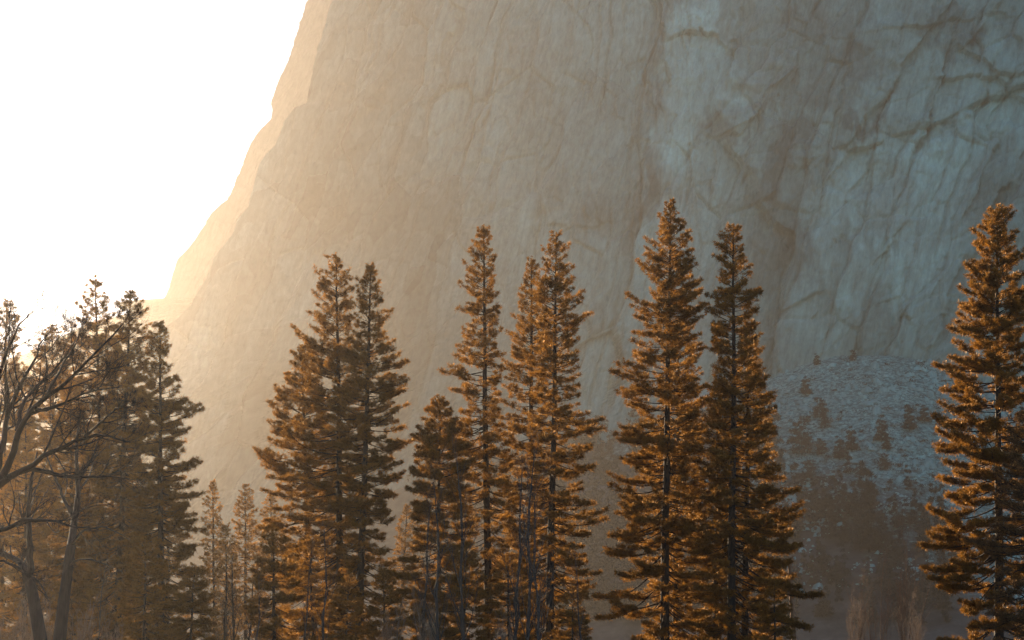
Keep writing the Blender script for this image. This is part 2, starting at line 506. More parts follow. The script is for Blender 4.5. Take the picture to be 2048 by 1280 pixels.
def build_cliff(name, pts, Yedge, YF, xr, ztop, nz, nf, mat, seed, rough=1.0, creases=False, round_w=11.0, wrap=260.0):
    ez, ex = edge_fn(pts, Yedge)
    z = np.linspace(-8.0, ztop, nz)
    xl = np.interp(z, ez, ex)
    xl = xl * (YF(xl, z) / Yedge) ** 0.5
    xl = xl + (3.2 * fbm(z / 24.0, z * 0 + 3.3, 5, seed) + 0.5 * noise2(z / 2.9, z * 0 + 8, seed + 3)) * rough
    s = np.linspace(0, 1, nf)
    s = 0.12 * s + 0.88 * s ** 1.15
    D = s[None, :] * (xr - xl)[:, None]
    X = xl[:, None] + D
    Z = np.repeat(z[:, None], nf, 1)
    Y = YF(X, Z)
    # sheared coordinates: slabs and cracks lean
    sh = np.interp(X, [-200, 60, 95, 140, 320], [0.45, 0.22, 0.06, 0.22, 0.42])
    q = X - sh * (Z - 150)
    q = q + 3.5 * fbm(X / 40, Z / 40, 3, seed + 50)
    env = 1 - np.exp(-D / 14.0)
    dsp = 9 * fbm(q / 90, Z / 200, 2, seed + 1)
    tone = np.zeros_like(X)
    # exfoliation slabs in three sizes: flat plates at their own depth and tilt, parted by narrow joints
    for (sx, sz, amp, tilt, cut, k) in ((46, 130, 15, 11, 1.6, 2), (17, 44, 5.0, 5.0, 1.3, 4), (7, 15, 1.7, 1.8, 0.8, 6)):
        wq = q / sx + 0.09 * fbm(X / (sx * 0.9), Z / (sx * 0.9), 3, seed + k + 70)
        wz = Z / sz + 0.07 * fbm(X / (sx * 1.1), Z / (sx * 1.1), 3, seed + k + 80)
        v, w, e = voronoi(wq, wz, seed + k)
        on = np.clip(0.65 + 1.2 * fbm(X / (sx * 2.5), Z / (sx * 2.5), 2, seed + k + 90), 0.1, 1)
        dsp += ((v - 0.5) * amp + w * tilt) * on
        dsp += cut * np.exp(-(e / 0.05) ** 2) * on
        tone += (v - 0.5) * (0.5 if k < 6 else 0.3)
    dsp += 0.45 * np.abs(fbm(q / 6, Z / 22, 4, seed + 8)) + 0.9 * fbm(X / 2.6, Z / 3.0, 4, seed + 9)
    dark_amt = np.zeros_like(X)
    # long thin joints that run with the lean of the wall
    jr = np.random.default_rng(seed + 500)
    for _ in range(70):
        z0 = jr.uniform(-20, ztop); ln = jr.uniform(20, 110)
        qc = jr.uniform(-160, 330); sp = jr.uniform(-0.06, 0.06)
        dq = q - (qc + sp * (Z - z0)) + 0.8 * noise2(Z / 5.0, Z * 0 + qc, 3)
        win = np.clip((ln - np.abs(Z - z0)) / 14.0, 0, 1)
        dd = jr.uniform(0.8, 2.4)
        dsp += win * (dd * np.exp(-(dq / 0.75) ** 2) + np.where(dq > 0, 0.7 * dd, 0) * np.exp(-np.abs(dq) / 9.0))
    if creases:
        # ragged scrub on the valley-mouth flank, tone darkened further to imitate thicker haze
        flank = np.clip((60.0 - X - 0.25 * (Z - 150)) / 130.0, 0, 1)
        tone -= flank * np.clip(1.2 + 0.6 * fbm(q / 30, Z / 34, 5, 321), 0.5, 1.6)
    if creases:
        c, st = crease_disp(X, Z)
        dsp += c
        dark_amt = st
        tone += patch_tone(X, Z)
    Y = Y + dsp * rough * env
    X = X + 0.35 * dsp * rough * env * (noise2(X / 15, Z / 15, seed + 12))
    # wrap the left corner back so that the wall is a solid mass
    nb = 12
    b = np.linspace(1, 0, nb, endpoint=False) ** 1.4 * wrap
    XB = xl[:, None] + 0.16 * b[None, :] + 2.0 * fbm(Z[:, :1] / 20, b[None, :] / 20, 3, seed + 21) * np.minimum(1, b[None, :] / 20)
    YB = YF(xl[:, None], z[:, None]) + b[None, :] + 0 * XB
    X = np.concatenate([XB, X], 1); Y = np.concatenate([YB, Y], 1); Z = np.concatenate([np.repeat(z[:, None], nb, 1), Z], 1)
    # flat top back to the plateau
    X = np.concatenate([X, X[-1:]], 0); Z = np.concatenate([Z, Z[-1:] + 8], 0); Y = np.concatenate([Y, Y[-1:] + wrap], 0)
    nr, nc = X.shape
    V = np.stack([X, Y, Z], -1).reshape(-1, 3)
    i = np.arange(nr - 1)[:, None] * nc
    j = np.arange(nc - 1)[None, :]
    F = np.stack([i + j, i + j + 1, i + nc + j + 1, i + nc + j], -1).reshape(-1, 4)
    o = setting(mesh_obj(name, V, F, mat, smooth=False))
    for nm, arr in (('tone', tone), ('dark_amt', dark_amt)):
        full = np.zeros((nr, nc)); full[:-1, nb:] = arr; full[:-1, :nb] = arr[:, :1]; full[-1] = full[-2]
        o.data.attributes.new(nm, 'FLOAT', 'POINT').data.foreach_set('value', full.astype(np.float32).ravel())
    return o


cliff = build_cliff('cliff', EDGE_MAIN, 960.0, YF_main, 420.0, 425.0, 620, 1000, M_rock, 11, 0.74, True)


def YF_far(x, z):
    return 1560.0 + 0.0 * x + 0.15 * (z - 200)


ridge = build_cliff('far_cliff', EDGE_FAR, 1600.0, YF_far, 60.0, 690.0, 300, 320, M_rock_far, 41, 1.1, False, 14.0, 230.0)
ridge.scale = (1.5, 1.5, 1.5)

# ------------------------------------------------------------------ ground, slope and talus fan
FAN = at(1722, 668, 818.0)         # top of the talus fan against the wall


def ground_z(x, y):
    yw = YF_main(np.clip(x, -160, 420), 60.0)
    top = np.interp(x, [-400, -250, -120, 0, 60, 110, 160, 420], [18, 40, 70, 100, 112, 105, 75, 60])
    run = top / 0.62
    t = np.clip((y - (yw - run)) / run, 0, 1.4)
    z = top * t * t * (3 - 2 * np.minimum(t, 1)) if False else top * np.clip(t, 0, 1.2) ** 1.25
    z = z + 2.5 * fbm(x / 40, y / 40, 4, 3) * np.clip((y - 350) / 150, 0, 1)
    # fan: a cone that spreads from its apex at the wall
    dx, dy = x - FAN[0], y - FAN[1]
    rr = np.sqrt((dx * 0.95) ** 2 + dy ** 2 + 30 ** 2) - 12
    fan = FAN[2] - 0.60 * rr + 2.0 * fbm(x / 18, y / 18, 4, 8) + 0.6 * fbm(x / 3, y / 3, 3, 18)
    fan = np.where(fan > 0, fan, fan)
    k = 6.0
    m = np.maximum(z, fan)
    return m + k * np.log(np.exp((z - m) / k) + np.exp((fan - m) / k)) - k * math.log(2) * np.exp(-np.abs(z - fan) / k) * 0 - np.where(fan < -60, 0, 0)


def build_ground():
    xs = np.concatenate([np.linspace(-1700, -420, 24, endpoint=False), np.linspace(-420, -60, 80, endpoint=False), np.linspace(-60, 330, 330, endpoint=False), np.linspace(330, 1500, 24)])
    ys = np.concatenate([np.linspace(-250, 380, 50, endpoint=False), np.linspace(380, 960, 420, endpoint=False), np.linspace(960, 1840, 20)])
    X, Y = np.meshgrid(xs, ys)
    Z = ground_z(X, Y) + 0.12 * fbm(X / 6, Y / 6, 3, 1)
    Z = np.where(Y > 960, ground_z(X, np.full_like(Y, 960.0)) , Z)
    nr, nc = X.shape
    V = np.stack([X, Y, Z], -1).reshape(-1, 3)
    i = np.arange(nr - 1)[:, None] * nc
    j = np.arange(nc - 1)[None, :]
    F = np.stack([i + j, i + j + 1, i + nc + j + 1, i + nc + j], -1).reshape(-1, 4)
    return V, F


V, F = build_ground()
gob = setting(mesh_obj('ground', V, F, M_ground, smooth=True))
# loose rock lies where the fan spreads, thinning out into soil
dfan = np.hypot(V[:, 0] - FAN[0], V[:, 1] - FAN[1])
cover = np.clip((195 - dfan) / 60 + 1.2 * fbm(V[:, 0] / 28, V[:, 1] / 28, 4, 91) + (V[:, 0] - 130) / 60, 0, 1)
cover *= np.clip((V[:, 1] - 420) / 60, 0, 1)
gob.data.attributes.new('scree', 'FLOAT', 'POINT').data.foreach_set('value', cover.astype(np.float32))


def gz(x, y):
    return FAR_SCALE * float(ground_z(np.array([float(x) / FAR_SCALE]), np.array([float(y) / FAR_SCALE]))[0])


def rock_mesh(rng, n, centers, sizes):
    """angular boulders: jittered, squashed cubes with cut corners (each 12 verts)"""
    base = np.array([[-1, -1, -.6], [1, -1, -.6], [1, 1, -.6], [-1, 1, -.6], [-.8, -.7, .5], [.8, -.8, .45], [.7, .8, .5], [-.75, .75, .6], [0.05, 0, 1.0]])
    faces = np.array([[0, 1, 5], [0, 5, 4], [1, 2, 6], [1, 6, 5], [2, 3, 7], [2, 7, 6], [3, 0, 4], [3, 4, 7], [4, 5, 8], [5, 6, 8], [6, 7, 8], [7, 4, 8]])
    a = rng.uniform(0, 6.28, n)
    P = base[None] * (1 + rng.uniform(-.38, .38, (n, 9, 3)))
    P = P * (sizes[:, None, None] * rng.uniform(.6, 1.3, (n, 1, 3)))
    c, s = np.cos(a)[:, None], np.sin(a)[:, None]
    x = P[..., 0] * c - P[..., 1] * s; y = P[..., 0] * s + P[..., 1] * c
    P = np.stack([x, y, P[..., 2]], -1) + centers[:, None, :]
    Fa = faces[None] + (np.arange(n) * 9)[:, None, None]
    return P.reshape(-1, 3), Fa.reshape(-1, 3)


rng = np.random.default_rng(5)
n = 42000
rr = 25 + 235 * np.sqrt(rng.uniform(0, 1, n)); th = rng.uniform(-math.pi * 0.98, 0.0, n)
bx = FAN[0] + rr * np.cos(th); by = FAN[1] + rr * np.sin(th)
keep = (fbm(bx / 30, by / 30, 3, 61) + rng.uniform(-.5, .5, n) + (bx - 150) / 200 > -0.25) & (bx > 70) & (bx < 330)
bx, by = bx[keep], by[keep]
bs = np.minimum(0.24 * rng.pareto(2.1, len(bx)) + 0.20, 1.9)
keep = ground_z(bx, by) > 26 + 12 * fbm(bx / 15, by / 15, 2, 33)
bx, by, bs = bx[keep], by[keep], bs[keep]
bc = np.stack([bx, by, ground_z(bx, by) + 0.1 * bs], -1)
V, F = rock_mesh(rng, len(bx), bc, bs)
setting(mesh_obj('rubble', V, F, M_boulder), 'stuff')


# ------------------------------------------------------------------ conifers
def tufts_mesh(rng, pos, axis, K, ln, wd, size=None):
    """K needle blades fanned round each tuft axis"""
    n = len(pos)
    d = axis[:, None, :] * 0.6 + rng.normal(0, 0.6, (n, K, 3))
    d /= np.linalg.norm(d, axis=2, keepdims=True) + 1e-9
    L = ln * rng.uniform(0.65, 1.25, (n, K, 1)) * rng.uniform(0.8, 1.2, (n, 1, 1))
    if size is not None:
        L = L * size[:, None, None]
    side = np.cross(d, rng.normal(0, 1, (n, K, 3)))
    side /= np.linalg.norm(side, axis=2, keepdims=True) + 1e-9
    side *= wd
    p = pos[:, None, :] + d * 0.03
    mid = p + d * L * 0.45
    V = np.stack([p, mid + side, p + d * L, mid - side], axis=2).reshape(-1, 3)
    F = np.arange(n * K * 4).reshape(-1, 4)
    return V, F


def conifer(name, label, Y, top, base_x, prof, group='tall pines along the meadow edge', seed=0, low=None, dens=1.0, tuft=0.31, wd=0.017,
            K=18, whorl=0.80, per=7, trunk_r=None, mat=None, bark=None, cat='pine tree', dead_low=0.0, flat=1.0):
    """a pine: axis from base_x at photo row 1280 to the top pixel; prof rows (py, left px, right px) give the crown's reach"""
    mat = mat or M_needle
    bark = bark or M_bark
    rng = np.random.default_rng(seed)
    tp = at(top[0], top[1], Y)
    bp = at(base_x, 1280, Y)
    g = gz(bp[0], Y)
    sl_ = (tp[0] - bp[0]) / (tp[2] - bp[2])
    base = np.array([bp[0] - sl_ * (bp[2] - g), Y, g - 0.15])
    H = tp[2] - base[2]
    ax = lambda z: base[0] + sl_ * (z - base[2])            # axis x at height z
    pz = np.array([at(top[0], p[0], Y)[2] for p in prof])
    pl = np.array([ax(at(top[0], p[0], Y)[2]) - at(p[1], p[0], Y)[0] for p in prof])
    pr = np.array([at(p[2], p[0], Y)[0] - ax(at(top[0], p[0], Y)[2]) for p in prof])
    o = np.argsort(pz)
    pz, pl, pr = pz[o], np.maximum(pl[o], 0.25), np.maximum(pr[o], 0.25)
    zlow = low_z = at(top[0], low if low else 1290, Y)[2]
    root = empty(name, base, label, cat, group)
    # trunk
    r0 = trunk_r or 0.0085 * H + 0.07
    t = np.linspace(0, 1, 30)
    wob = 0.16 * np.stack([fbm(t * 3 + seed, t * 0 + 1, 2, seed), fbm(t * 3 + seed, t * 0 + 7, 2, seed + 5)], -1) * (t * (1 - t) * 4)[:, None]
    P = np.stack([sl_ * H * t + wob[:, 0], wob[:, 1], H * t], -1)
    rad = r0 * (1 - t) ** 0.75 * (1 + 0.35 * np.exp(-t * 40)) + 0.012
    v, f = tubes(P[None], rad[None], 10)
    mesh_obj('trunk', v, f, bark, root, smooth=True)
    # branches
    zs, phis = [], []
    z = max(zlow, base[2] + 1.5)
    while z < tp[2] - 0.35:
        h = (z - base[2]) / H
        k = max(3, int(round(per * (1.0 - 0.35 * h) * rng.uniform(0.75, 1.25))))
        a0 = rng.uniform(0, 6.28)
        for i in range(k):
            zs.append(z + rng.normal(0, 0.16))
            phis.append(a0 + 6.283 * i / k + rng.normal(0, 0.35))
        z += whorl * (1.0 - 0.55 * h) * rng.uniform(0.75, 1.3)
    zs = np.array(zs); phis = np.array(phis)
    B = len(zs)
    h = np.clip((zs - base[2]) / H, 0, 1)
    c = np.cos(phis)
    Lz = np.interp(zs, pz, pl); Rz = np.interp(zs, pz, pr)
    reach = (Lz + Rz) / 2 + (Rz - Lz) / 2 * c
    reach *= np.where(rng.uniform(0, 1, B) < 0.14, rng.uniform(1.05, 1.2, B), rng.uniform(0.66, 1.03, B))
    reach *= 0.86 + 0.30 * noise2(zs / 2.6, phis * 1.1, seed + 400)
    reach = np.minimum(reach, 0.50 * (tp[2] - zs) + 0.22)
    reach = np.maximum(reach, 0.2)
    rel = np.clip((zs - zlow) / (tp[2] - zlow), 0, 1)
    e0 = np.radians(-16 + 54 * rel ** 1.6 + rng.normal(0, 9, B))
    curl = rng.uniform(0.06, 0.24, B) * (1 - 0.5 * rel)
    sag = rng.uniform(0.1, 0.32, B) * (1 - rel)
    nseg = 7
    t = np.linspace(0, 1, nseg)[None]
    bend = rng.normal(0, 0.10, B)[:, None]
    hor = reach[:, None] * t
    ang = phis[:, None] + bend * t * t * 2
    bz = hor * np.tan(e0)[:, None] - reach[:, None] * sag[:, None] * np.sin(t * math.pi * 0.7) + reach[:, None] * curl[:, None] * t ** 2.6
    xo = ax(zs) - base[0]
    PB = np.stack([xo[:, None] + hor * np.cos(ang), hor * np.sin(ang), (zs - base[2])[:, None] + bz], -1)
    br = (0.012 + 0.011 * reach)[:, None] * (1 - 0.8 * t)
    v1, f1 = tubes(PB, br, 4)
    # branchlets
    nbl = np.maximum(4, (reach * 6.8 * dens)).astype(int)
    bi = np.repeat(np.arange(B), nbl)
    M = len(bi)
    start = np.clip(0.24 + 0.25 * (1 - rel) , 0.2, 0.6)[bi]
    tt = start + (1 - start) * rng.uniform(0, 1, M) ** 0.75
    x = tt * (nseg - 1); i0 = np.minimum(x.astype(int), nseg - 2); fr = (x - i0)[:, None]
    A = PB[bi, i0] * (1 - fr) + PB[bi, i0 + 1] * fr
    T = PB[bi, i0 + 1] - PB[bi, i0]
    T /= np.linalg.norm(T, axis=1, keepdims=True) + 1e-9
    sd = np.where(rng.uniform(0, 1, M) < 0.5, -1, 1) * np.radians(rng.uniform(20, 75, M))
    cs, sn = np.cos(sd), np.sin(sd)
    Dv = np.stack([T[:, 0] * cs - T[:, 1] * sn, T[:, 0] * sn + T[:, 1] * cs, T[:, 2] * 0.5 + rng.normal(0.10, 0.20, M) * flat], -1)
    Dv /= np.linalg.norm(Dv, axis=1, keepdims=True)
    bl = (0.16 + 0.30 * reach[bi] * (1.12 - tt)) * rng.uniform(0.6, 1.2, M)
    bl = np.minimum(bl, 1.5)
    E = A + Dv * bl[:, None]
    E[:, 2] += 0.12 * bl
    PBL = np.stack([A, (A + E) / 2 + np.array([0, 0, -0.03]), E], 1)
    v2, f2 = tubes(PBL, np.full((M, 3), 0.010) * np.array([1.2, 0.9, 0.5]), 3)
    v, f = merge([(v1, f1), (v2, f2)])
    mesh_obj('branches', v, f, M_twig, root)
    # needle tufts
    nt_ = np.maximum(1, (bl / 0.27 + 0.5)).astype(int)
    ti = np.repeat(np.arange(M), nt_)
    s = rng.uniform(0.35, 1.05, len(ti))[:, None]
    pos = A[ti] + (E - A)[ti] * s + rng.normal(0, 0.05, (len(ti), 3))
    axs = Dv[ti] * 0.6 + np.array([0, 0, 0.7])
    tip = PB[:, -1]
    tipd = PB[:, -1] - PB[:, -2]
    tipd /= np.linalg.norm(tipd, axis=1, keepdims=True) + 1e-9
    pos = np.concatenate([pos, tip, tip - tipd * 0.15])
    axs = np.concatenate([axs, tipd + np.array([0, 0, 0.5]), tipd + np.array([0, 0, 0.6])])
    # leader tuft
    nl = 14
    lz = rng.uniform(H - 1.6, H + 0.05, nl)
    pos = np.concatenate([pos, np.stack([sl_ * lz, lz * 0, lz], -1)])
    axs = np.concatenate([axs, np.tile([0, 0, 1.0], (nl, 1))])
    rsz = np.concatenate([reach[bi][ti], reach, reach, np.full(nl, 0.3)])
    V, F = tufts_mesh(rng, pos, axs, K, tuft, wd, 0.52 + 0.48 * np.clip(rsz / 1.6, 0, 1))
    mesh_obj('crown', V, F, mat, root)
    TRI[0] += 2 * len(F)
    return root


TRI = [0]
PINES = []


def pine(*a, **k):
    o = conifer(*a, **k)
    PINES.append(o)
    return o


# left group, partly behind the bare oak
pine('pine_tree', 'hazy backlit pine cut by the frame edge behind the bare oak limbs', 185, (14, 602), 0,
     [(602, 10, 20), (640, -5, 40), (700, -35, 42), (800, -60, 60), (950, -90, 85), (1290, -110, 110)], seed=1, dens=0.8)
pine('pine_tree', 'low bright pine top between the edge pine and the washed-out tall pine', 200, (104, 650), 112,
     [(650, 100, 108), (690, 66, 135), (760, 40, 165), (900, 20, 190), (1290, 0, 210)], seed=2, dens=0.8)
pine('pine_tree', 'washed-out thin-topped pine, its tip highest of the sunlit trees beside the oak', 178, (190, 556), 212,
     [(556, 186, 196), (600, 160, 214), (640, 148, 232), (700, 128, 262), (800, 105, 290), (950, 90, 305), (1290, 80, 320)], seed=3, dens=0.8)
pine('pine_tree', 'pine with its straight trunk showing, between the washed-out pine and the tiered dark one', 168, (261, 585), 231,
     [(585, 257, 266), (612, 240, 282), (660, 226, 292), (700, 214, 305), (760, 200, 330), (850, 170, 345), (950, 150, 350), (1290, 110, 350)], seed=4, dens=0.9)
pine('pine_tree', 'tiered pine with upswept branch ends, dark below, on the clearing side of its group', 158, (320, 647), 322,
     [(647, 316, 324), (668, 302, 338), (720, 290, 342), (761, 280, 352), (792, 270, 377), (830, 250, 400), (911, 240, 408), (1042, 225, 416), (1167, 215, 420), (1290, 210, 424)], seed=5, dens=0.95, flat=0.7)
pine('pine_tree', 'shorter pine filling the gap low behind the two grey oak trunks', 172, (140, 770), 146,
     [(770, 134, 146), (820, 110, 172), (900, 88, 200), (1000, 70, 220), (1290, 50, 240)], seed=40, dens=0.8)
pine('pine_tree', 'shorter pine low behind the large oak, nearest the frame corner', 168, (52, 830), 50,
     [(830, 46, 58), (880, 20, 82), (960, -5, 105), (1290, -40, 140)], seed=41, dens=0.8)
# pair of pines left of centre
pine('pine_tree', 'broad pine with the taller top of the pair standing before the golden haze', 165, (672, 508), 682,
     [(508, 668, 677), (540, 650, 690), (574, 634, 702), (630, 612, 714), (724, 580, 735), (790, 565, 745), (870, 545, 750), (961, 540, 752), (1060, 545, 752), (1290, 560, 750)], seed=6)
pine('pine_tree', 'slimmer pine with the lower top of the pair standing before the golden haze', 160, (741, 530), 717,
     [(530, 737, 746), (560, 724, 756), (590, 712, 764), (636, 704, 776), (690, 692, 800), (770, 672, 818), (850, 660, 824), (920, 655, 822), (1000, 650, 800), (1080, 650, 800), (1150, 650, 818), (1290, 650, 818)], seed=7, dens=0.95)
pine('pine_tree', 'bushy pine whose bright crown bulges out beside the broad tall pine', 172, (604, 690), 618,
     [(690, 598, 610), (724, 580, 630), (790, 552, 655), (868, 530, 680), (911, 522, 690), (961, 502, 700), (1020, 508, 700), (1100, 530, 700), (1290, 540, 700)], seed=8, dens=1.05)
pine('pine_tree', 'short shaded pine in front of the golden pair, with no sun on its crown', 146, (545, 1052), 548,
     [(1052, 540, 550), (1080, 515, 580), (1130, 500, 605), (1200, 495, 625), (1290, 490, 640)], seed=9, dens=1.1, group='shaded young pines at the foot of the tall ones')
pine('pine_tree', 'second shaded young pine, leaning against the trunk of the broad tall pine', 150, (622, 1075), 625,
     [(1075, 615, 628), (1110, 590, 655), (1180, 575, 680), (1290, 560, 690)], seed=29, dens=0.9, group='shaded young pines at the foot of the tall ones')
yp = PINES[-2]
G_YP = 'shaded young pines at the foot of the tall ones'


def young(px, Y, py, rz, lab):
    p_ = at(px, py, Y)
    g_ = gz(p_[0], Y)
    k_ = (p_[2] - g_) / (at(545, 1052, 146)[2])
    copy_thing(yp, (p_[0], Y, g_ - 0.15), (k_ * 1.1, k_ * 1.1, k_), rz, lab, G_YP)


young(300, 140, 1075, 1.0, 'shaded young pine low before the tiered dark pine')
young(385, 146, 1130, 2.2, 'shaded young pine at the clearing side of the tiered dark pine')
young(690, 143, 1150, 3.1, 'low shaded young pine between the two trunks of the golden pair')
young(775, 152, 1140, 0.5, 'low shaded young pine in the gap after the slimmer golden pine')
young(925, 150, 1085, 4.0, 'shaded young pine at the foot of the long bare trunk')
young(1020, 152, 1110, 5.3, 'shaded young pine between the thin and the full centre pines')
young(1140, 150, 1175, 2.7, 'low shaded young pine just past the full centre pine')
young(1545, 152, 1160, 1.9, 'low shaded young pine under the boughs by the bare snag')
# central three
pine('pine_tree', 'dark round-topped young pine under the tall thin centre pine', 158, (880, 798), 876,
     [(798, 860, 898), (825, 840, 922), (870, 828, 940), (920, 820, 950), (1000, 805, 955), (1100, 798, 960), (1290, 790, 960)], seed=10, dens=1.6, whorl=0.62, group='shaded young pines at the foot of the tall ones')
pine('pine_tree', 'tall thin pine with a long bare trunk, first of the three centre pines', 162, (967, 452), 979,
     [(452, 963, 972), (480, 948, 985), (520, 940, 995), (545, 930, 1003), (620, 906, 1005), (690, 892, 1008), (765, 862, 1008), (800, 885, 1010), (900, 880, 1040), (1000, 890, 1050), (1100, 900, 1050), (1290, 900, 1050)], seed=11, dens=0.9, low=1190)
pine('pine_tree', 'narrow pine half hidden beside a taller one, second of the three centre pines', 176, (1063, 515), 1066,
     [(515, 1059, 1068), (545, 1046, 1080), (600, 1034, 1092), (645, 1022, 1104), (720, 1008, 1116), (800, 1003, 1126), (900, 996, 1136), (1000, 988, 1140), (1290, 975, 1150)], seed=12, dens=0.85)
pine('pine_tree', 'tall full pine with drooping lower boughs, last of the three centre pines', 160, (1113, 462), 1098,
     [(462, 1108, 1118), (490, 1094, 1134), (549, 1078, 1153), (584, 1072, 1166), (675, 1062, 1174), (724, 1056, 1174), (802, 1048, 1191), (858, 1040, 1200), (935, 1030, 1208), (999, 1022, 1200), (1118, 1015, 1205), (1290, 1005, 1196)], seed=13, dens=1.0)
# right-hand cluster before the grey wall
pine('pine_tree', 'tallest pine of all, its dense orange crown reaching highest up the grey wall', 166, (1341, 401), 1330,
     [(401, 1337, 1346), (436, 1320, 1362), (471, 1306, 1374), (510, 1290, 1388), (563, 1272, 1414), (600, 1264, 1410), (682, 1252, 1412), (781, 1234, 1420), (879, 1214, 1425), (960, 1212, 1425), (1083, 1198, 1425), (1200, 1208, 1430), (1290, 1240, 1430)], seed=14, dens=1.12)
pine('pine_tree', 'pine directly behind the tallest one, only its dark trunk and some boughs seen', 176, (1356, 640), 1352,
     [(640, 1350, 1362), (700, 1310, 1405), (800, 1290, 1420), (950, 1280, 1430), (1290, 1270, 1440)], seed=15, dens=0.8)
pine('pine_tree', 'dark narrow-topped pine standing next to the tallest orange one', 160, (1467, 450), 1464,
     [(450, 1463, 1472), (475, 1446, 1484), (507, 1434, 1492), (540, 1428, 1500), (563, 1424, 1506), (612, 1414, 1522), (682, 1404, 1526), (725, 1400, 1546), (774, 1396, 1557), (837, 1390, 1572), (900, 1384, 1580), (980, 1380, 1595), (1050, 1375, 1618), (1110, 1372, 1605), (1290, 1370, 1580)], seed=16, dens=1.15)
pine('pine_tree', 'slim pine with a thin dark trunk just behind the dark narrow-topped one', 170, (1496, 640), 1489,
     [(640, 1490, 1502), (720, 1462, 1530), (820, 1445, 1552), (950, 1430, 1575), (1060, 1425, 1628), (1090, 1425, 1632), (1150, 1430, 1590), (1290, 1430, 1585)], seed=17, dens=0.8)
pine('pine_tree', 'small pine filling the gap between the tallest pine and the dark one', 172, (1438, 760), 1431,
     [(760, 1432, 1444), (830, 1405, 1475), (950, 1385, 1490), (1290, 1370, 1500)], seed=18, dens=0.8)
# right edge
pine('pine_tree', 'lone orange pine with lobed tiers before the talus, cut by the frame edge', 150, (1993, 414), 1998,
     [(414, 1984, 2003), (440, 1964, 2022), (461, 1950, 2036), (500, 1936, 2044), (570, 1912, 2060), (661, 1898, 2078), (739, 1870, 2096), (830, 1868, 2112), (907, 1860, 2130), (945, 1868, 2130), (985, 1874, 2130), (1083, 1848, 2140), (1150, 1858, 2145), (1238, 1846, 2145), (1290, 1850, 2145)], seed=19, dens=1.6, whorl=0.82, tuft=0.31)
pine('pine_tree', 'soft bushy reddish pine crown overlapping the lone orange pine from the frame edge', 138, (2062, 812), 2070,
     [(812, 2050, 2072), (860, 2018, 2110), (930, 1975, 2140), (990, 1955, 2160), (1080, 1962, 2170), (1180, 1968, 2170), (1290, 1975, 2170)], seed=20, dens=1.3, K=9, tuft=0.26, wd=0.016, mat=M_needle_b, whorl=0.7)
# hazy pines farther back in the gaps
HAZY = 'hazy sunlit pines far back in the clearing'
pine('pine_tree', 'faint hazy golden pine, nearer the dark tiered tree of the clearing', 300, (426, 962), 428,
     [(962, 423, 429), (1010, 408, 442), (1090, 398, 456), (1290, 385, 470)], seed=21, dens=0.55, tuft=0.4, wd=0.04, K=8, group=HAZY)
pine('pine_tree', 'faint hazy golden pine, wider, nearer the pair of golden pines', 310, (490, 968), 492,
     [(968, 486, 494), (1010, 472, 510), (1060, 460, 522), (1290, 440, 545)], seed=22, dens=0.55, tuft=0.4, wd=0.04, K=8, group=HAZY)
pine('pine_tree', 'low hazy round pine between the two faint golden pines', 290, (452, 1052), 452,
     [(1052, 440, 462), (1080, 430, 474), (1290, 415, 490)], seed=23, dens=0.55, tuft=0.4, wd=0.04, K=8, group=HAZY)

hz = bpy.data.objects['pine_tree']
for o_ in PINES:
    if o_['group'] == HAZY:
        hz = o_
        break
hb = at(426, 962, 300)[2] - hz.location.z
BACK = [(22, 300, 905, 1.1, 'sunlit pine in the distance seen low between the large oak limbs'),
        (95, 320, 880, 2.0, 'sunlit pine in the distance, above the crooked grey oak trunk'),
        (178, 290, 925, 3.0, 'sunlit pine in the distance, just past the leaning grey oak trunk'),
        (250, 330, 900, 4.1, 'sunlit pine in the distance, half behind the straight pine trunk'),
        (345, 310, 935, 5.2, 'sunlit pine in the distance, behind the tiered dark pine'),
        (560, 330, 985, 0.4, 'sunlit pine in the distance, behind the bushy bulging pine'),
        (800, 340, 1010, 2.6, 'sunlit pine in the distance, seen through the gap by the slimmer golden pine')]
for px, Y, py, rz, lab in BACK:
    p_ = at(px, py, Y)
    g_ = gz(p_[0], Y)
    copy_thing(hz, (p_[0], Y, g_ - 0.15), ((p_[2] - g_) / hb * 1.35, (p_[2] - g_) / hb * 1.35, (p_[2] - g_) / hb), rz, lab, HAZY)

